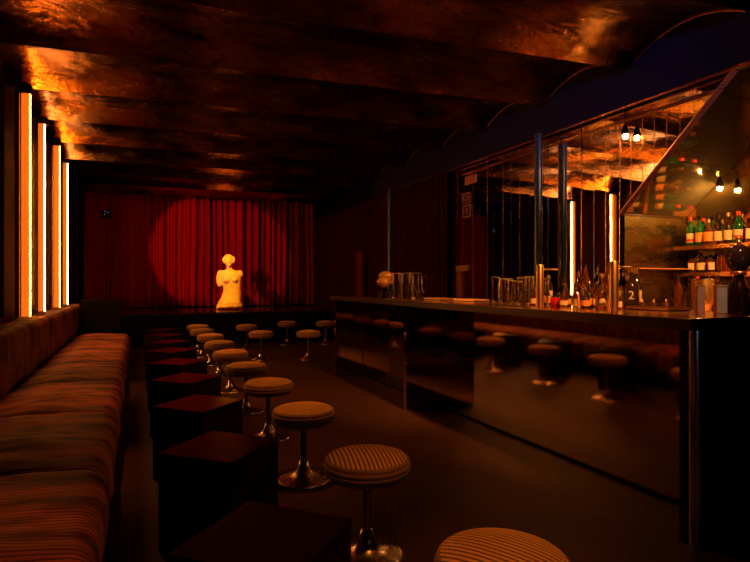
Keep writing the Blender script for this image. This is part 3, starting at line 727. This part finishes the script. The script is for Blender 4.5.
# bucket on the niche counter
t = thing('ice_bucket', 'bright flared steel ice bucket on the niche counter', 'bucket', (4.45, 3.12, 0.98))
obj('bucket_body', L_([(0, 0), (0.055, 0), (0.062, 0.01), (0.085, 0.12), (0.088, 0.27), (0.084, 0.27), (0.081, 0.12), (0.058, 0.015), (0, 0.015)], 32), 'brass', t, auto=True)
obj('rim', L_([(0.086, 0.266), (0.091, 0.271), (0.086, 0.276), (0.082, 0.271), (0.086, 0.266)], 32), 'chrome', t, smooth=True)
# upright metal tins
def make_tin():
    t = thing('metal_tin', '', 'tin', group='copper tins')
    obj('tin_body', box(-0.028, 0.028, -0.025, 0.025, 0, 0.145, 0.004), 'copper', t)
    obj('tin_lid', box(-0.030, 0.030, -0.027, 0.027, 0.145, 0.155, 0.002), 'brass', t)
    return t
tin = Maker(make_tin)
tin((2.86, 2.02, 1.054), R(-40), 'narrow upright copper tin left of the dark grinder', (0.7, 0.7, 1))
tin((2.91, 1.94, 1.054), R(-40), 'wider upright copper tin touching the dark grinder')
# grinder with globe hopper
t = thing('grinder', 'dark grinder with a round glossy hopper at the near end of the bar', 'grinder', (2.97, 1.88, 1.054), R(-40))
obj('grinder_body', L_([(0, 0), (0.052, 0), (0.054, 0.01), (0.048, 0.10), (0.050, 0.13), (0.030, 0.16), (0.022, 0.20), (0.03, 0.225), (0, 0.225)], 32), 'lacquer', t, smooth=True)
obj('collar', L_([(0.032, 0.208), (0.040, 0.214), (0.040, 0.226), (0.032, 0.232)], 28), 'copper', t, smooth=True)
hp = [(0, 0.225)] + [(0.060*math.sin(PI*k/16)**0.9, 0.225+0.075*(1-math.cos(PI*k/16))) for k in range(1, 16)] + [(0, 0.375)]
obj('hopper', L_(hp, 32), mat('dark_glossy_globe', (0.02, 0.012, 0.02), 0.05, spec=0.8), t, smooth=True)
bm = bmesh.new(); tube(bm, [(0, 0, 0.37), (0, 0, 0.40)], 0.010, 8); ell(bm, (0, 0, 0.408), (0.014, 0.014, 0.012)); obj('finial', bm, 'brass', t, smooth=True)
bm = bmesh.new(); tube(bm, [(0.045, -0.02, 0.12), (0.085, -0.03, 0.115)], 0.007, 8); obj('spout', bm, 'chrome', t, smooth=True)

# ------------------------------------------------------------------ signs, modelled reflections and brass fittings on the far part of the right wall
def sign(label, txt, y, z, h, w_=0.20):
    t = thing('wall_sign', label, 'sign', (XR-0.012, y, z), R(-90), 'small square wall signs')
    obj('sign_plate', box(-w_/2, w_/2, -0.006, 0, -h/2, h/2), 'signred', t)
    bm = bmesh.new()
    for a in ((-w_/2, w_/2, -h/2, -h/2+0.012), (-w_/2, w_/2, h/2-0.012, h/2), (-w_/2, -w_/2+0.014, -h/2, h/2), (w_/2-0.014, w_/2, -h/2, h/2)):
        bx(bm, a[0], a[1], -0.010, -0.006, a[2], a[3])
    obj('sign_border', bm, 'signface', t)
    text_mesh('lettering', txt, h*0.72, 'signface', t, (0, -0.008, 0), (R(90), 0, 0), 0.002)
sign('upper small square sign with amber border on the mirror wall edge', 'G5', 6.44, 2.41, 0.15)
sign('lower small square sign with amber border on the mirror wall edge', 'I', 6.42, 2.23, 0.17)
o = tag(obj('reflection_plate', box(XR-0.02, XR-0.008, 6.20, 6.46, 2.60, 2.71), 'signface'), 'plain amber plate standing for a reflection above the small square signs', 'plate')  # solid plate modelled in place of a shape reflected in the mirrors
t = thing('reflection_bracket', 'copper corner standing for a reflection, low on the far end of the mirror wall', 'frame', (XR-0.02, 6.5, 0.97))  # solid bracket modelled in place of a mirror reflection
obj('bracket_upright', box(-0.008, 0.006, 0.07, 0.19, 0, 0.42), 'copper', t)
obj('head', box(-0.008, 0.006, -0.12, 0.19, 0.42, 0.50), 'brass', t)
# door far right with ribbed brass push plate
t = thing('brass_grille', 'tall ribbed copper grille strip standing left of the amber bowls', 'grille', (4.05, 9.95, 0.0))
bm = bmesh.new(); bx(bm, -0.03, 0.03, -0.16, 0.16, 0.0, 1.85)
obj('grille_panel', bm, 'copper', t)
bm = bmesh.new()
for k in range(26): bx(bm, -0.042, -0.03, -0.15, 0.15, 0.60+0.048*k, 0.622+0.048*k)
obj('slats', bm, 'baredge', t)
t = thing('door_frame', 'thin dark door frame on the far right wall above the copper grille', 'frame', (4.05, 9.75, 0.0))
bm = bmesh.new(); bx(bm, -0.01, 0.01, -0.30, -0.28, 0, 2.6); bx(bm, -0.01, 0.01, 0.42, 0.44, 0, 2.6); bx(bm, -0.01, 0.01, -0.30, 0.44, 2.58, 2.6)
obj('frame_rail', bm, 'baredge', t)
